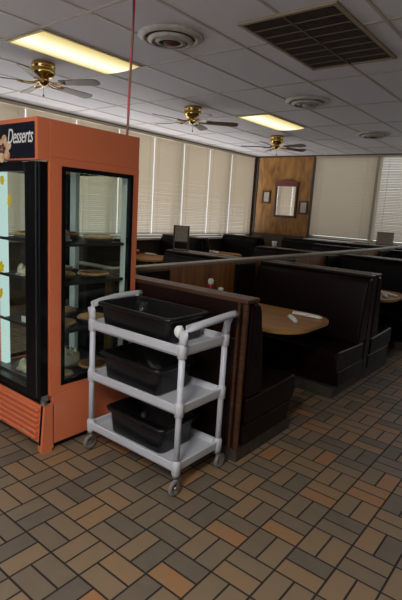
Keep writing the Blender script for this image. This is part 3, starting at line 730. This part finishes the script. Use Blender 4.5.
def tub(x, y, z, L_, W_, Hh, rz, label):
    t = thing('bus_tub', label, 'tub', (x, y, z), rz, 'black bus tubs on the cart')
    def ring(bm, ax, ay, zz, r=.045):
        p = []
        for sx_, sy_, a0 in ((1, -1, -PI/2), (1, 1, 0), (-1, 1, PI/2), (-1, -1, PI)):
            for k in range(6):
                a = a0 + PI/2*k/5; p.append((sx_*(ax-r) + r*math.cos(a), sy_*(ay-r) + r*math.sin(a), zz))
        return [bm.verts.new(q) for q in p]
    a, b = L_/2, W_/2; tp = .035
    bm = bmesh.new()
    R = [ring(bm, a-tp, b-tp, 0), ring(bm, a-tp+.006, b-tp+.006, .012), ring(bm, a-.018, b-.018, Hh-.014), ring(bm, a-.018, b-.018, Hh-.004), ring(bm, a-.022, b-.022, Hh-.004), ring(bm, a-tp+.002, b-tp+.002, .012), ring(bm, a-tp-.01, b-tp-.01, .005)]
    for p, q in zip(R, R[1:]):
        for i in range(len(p)): j = (i+1) % len(p); bm.faces.new((p[i], p[j], q[j], q[i]))
    bm.faces.new(R[0][::-1]); bm.faces.new(R[-1]); link('tub_body', bm, M_blackp, t, smooth=True)
    bm = bmesh.new()
    R = [ring(bm, a-.019, b-.019, Hh-.020), ring(bm, a+.002, b+.002, Hh-.022), ring(bm, a+.004, b+.004, Hh-.003), ring(bm, a-.002, b-.002, Hh+.002), ring(bm, a-.022, b-.022, Hh)]
    for p, q in zip(R, R[1:] + R[:1]):
        for i in range(len(p)): j = (i+1) % len(p); bm.faces.new((p[i], p[j], q[j], q[i]))
    link('rim', bm, M_blackp, t, smooth=True)
    return t
tub(-.335, .98, ZS[0]-.034, .66, .39, .165, 0, 'black bus tub on the top shelf of the grey cart')
tub(-.375, .99, ZS[1]-.034, .56, .37, .18, 0, 'black bus tub on the middle shelf of the grey cart')
tub(-.305, .98, ZS[2]-.034, .54, .36, .18, 0, 'black bus tub on the bottom shelf of the grey cart')
t = thing('drinking_glass', 'clear tumbler standing inside the top black tub', 'glass', (-.50, 1.05, ZS[0]-.028))
bm = bmesh.new(); lathe(bm, [(0, 0), (.028, 0), (.036, .15), (.033, .15), (.026, .006), (0, .006)], n=20); link('glass_body', bm, glass_mat('tumbler', (.85, .9, .95), 1.8), t, smooth=True)
# crumpled tissue at the front right corner of the top shelf
bm = bmesh.new(); bmesh.ops.create_icosphere(bm, subdivisions=2, radius=.03)
for v in bm.verts:
    v.co *= 1 + .2*math.sin(v.co.x*190+1)*math.cos(v.co.y*150)*math.sin(v.co.z*170) ; v.co.z = v.co.z*1.25
bmesh.ops.translate(bm, verts=bm.verts, vec=(.025, .835, ZS[0]+.062))
tag(link('crumpled_napkin', bm, M_paper, smooth=False), 'crumpled white napkin on the front right corner of the grey cart', 'napkin')

# ---------------------------------------------------------------- small things on tables
def napkin_roll(x, y, z, rz, label, L_=.20):
    t = thing('napkin_roll', label, 'napkin', (x, y, z), rz, 'rolled napkins on the tables')
    bm = bmesh.new(); tube(bm, [(-L_/2, 0, .017), (-L_*.3, 0, .019), (L_*.1, 0, .019), (L_*.42, 0, .016), (L_/2, 0, .012)], [.028, .026, .024, .022, .014], 12, .7)
    link('napkin', bm, M_paper, t, smooth=True)
    bm = bmesh.new(); tube(bm, [(-L_*.05, 0, .019), (L_*.08, 0, .019)], [.027, .0255], 12, .72); link('paper_band', bm, M_paper, t, smooth=True)
TZ = .762
napkin_roll(-.115, 2.52, TZ, math.radians(-48), 'shorter napkin roll pointing at us on the nearest table', .20)
napkin_roll(-.10, 2.77, TZ, math.radians(4), 'longer napkin roll lying across the nearest table', .28)
napkin_roll(-.02, 4.86, TZ, math.radians(-20), 'rear napkin roll on the second aisle table', .24)
napkin_roll(.0, 4.66, TZ, math.radians(-65), 'front napkin roll on the second aisle table', .18)
napkin_roll(-4.62, 5.28, TZ, .5, 'napkin roll on the window table beside the orange case', .22)
napkin_roll(-4.50, 7.12, TZ, .3, 'napkin roll on the window table below the middle blinds', .22)
napkin_roll(-4.36, 7.0, TZ, -.4, 'second napkin roll on the window table below the middle blinds', .2)
def bottle(x, y, z, h, r, m, lid, name, label, cat):
    t = thing(name, label, cat, (x, y, z), 0, 'condiments in the booths')
    bm = bmesh.new(); lathe(bm, [(0, 0), (r, 0), (r, h*.6), (r*.8, h*.75), (r*.75, h*.78), (0, h*.78)], n=16); link('body', bm, m, t, smooth=True)
    bm = bmesh.new(); lathe(bm, [(0, h*.781), (r*.85, h*.781), (r*.85, h*.95), (r*.5, h), (0, h)], n=16); link('cap', bm, lid, t, smooth=True)
bottle(-1.03, 2.50, TZ, .25, .034, M_red, M_paper, 'ketchup_bottle', 'red bottle with a white cap against the wood partition', 'bottle')
bottle(-1.02, 2.66, TZ, .15, .034, M_paper, M_paper, 'sugar_shaker', 'white topped shaker right of the red bottle', 'shaker')
bottle(-4.78, 5.10, TZ, .09, .03, M_red, M_paper, 'ketchup_bottle', 'small red bottle on the window table beside the orange case', 'bottle')
# bench-top items far away
bm = bmesh.new(); lathe(bm, [(0, 0), (.035, 0), (.042, .10), (.038, .10), (.032, .006), (0, .006)], n=16); bmesh.ops.translate(bm, verts=bm.verts, vec=(-2.20, 5.705, 1.131))
tag(link('cup', bm, M_paper, smooth=True), 'small white cup standing on a far booth back', 'cup')
def rack(x, y, z, rz, label, w_, h_, leg):
    t = thing('menu_rack', label, 'menu rack', (x, y, z), rz, 'menu racks in the booths'); bm = bmesh.new()
    for s in (-1, 1): box(bm, s*w_/2-.006, s*w_/2+.006, -.03, -.018, 0, leg+h_); box(bm, s*w_/2-.006, s*w_/2+.006, .018, .03, 0, leg+h_)
    box(bm, -w_/2, w_/2, -.03, -.018, leg+h_-.012, leg+h_); box(bm, -w_/2, w_/2, .018, .03, leg+h_-.012, leg+h_); box(bm, -w_/2, w_/2, -.03, .03, 0, .012)
    box(bm, -w_/2, w_/2, -.03, .03, leg-.012, leg); link('wire_frame', bm, M_mframe, t)
    for k in range(3):
        link('menu', B(-w_/2+.012, w_/2-.012, -.014+.009*k, -.009+.009*k, leg, leg+h_-.014-.006*k), M_menu, t)
rack(-2.34, 3.525, 1.131, .5, 'menu rack with beige menus on a booth back before the window blinds', .19, .20, .12)
rack(-1.58, 9.32, SILL_B-.02, .35, 'menu rack with beige menus on the ledge between the two back blinds', .33, .26, .015)
bm = bmesh.new(); lathe(bm, [(0, 0), (.16, 0), (.30, .018), (.30, .022), (.15, .006), (0, .006)], n=28); bmesh.ops.scale(bm, verts=bm.verts, vec=(1, .38, 1)); bmesh.ops.translate(bm, verts=bm.verts, vec=(-2.06, 9.33, SILL_B-.019))
tag(link('platter', bm, M_vent, smooth=True), 'pale oval platter left of the menu rack on the back ledge', 'platter')
def papers(x, y, z, n, label):
    t = thing('paper_stack', label, 'papers', (x, y, z), .1)
    for k in range(n):
        o = link('sheet', B(-.15, .15, -.09, .09, 0, .004), M_paper, t); o.location = (random.uniform(-.03, .03), random.uniform(-.01, .01), .005*k); o.rotation_euler = (0, 0, random.uniform(-.3, .3))
papers(-1.10, 9.33, SILL_B-.019, 5, 'white papers on the ledge right of the back menu rack')
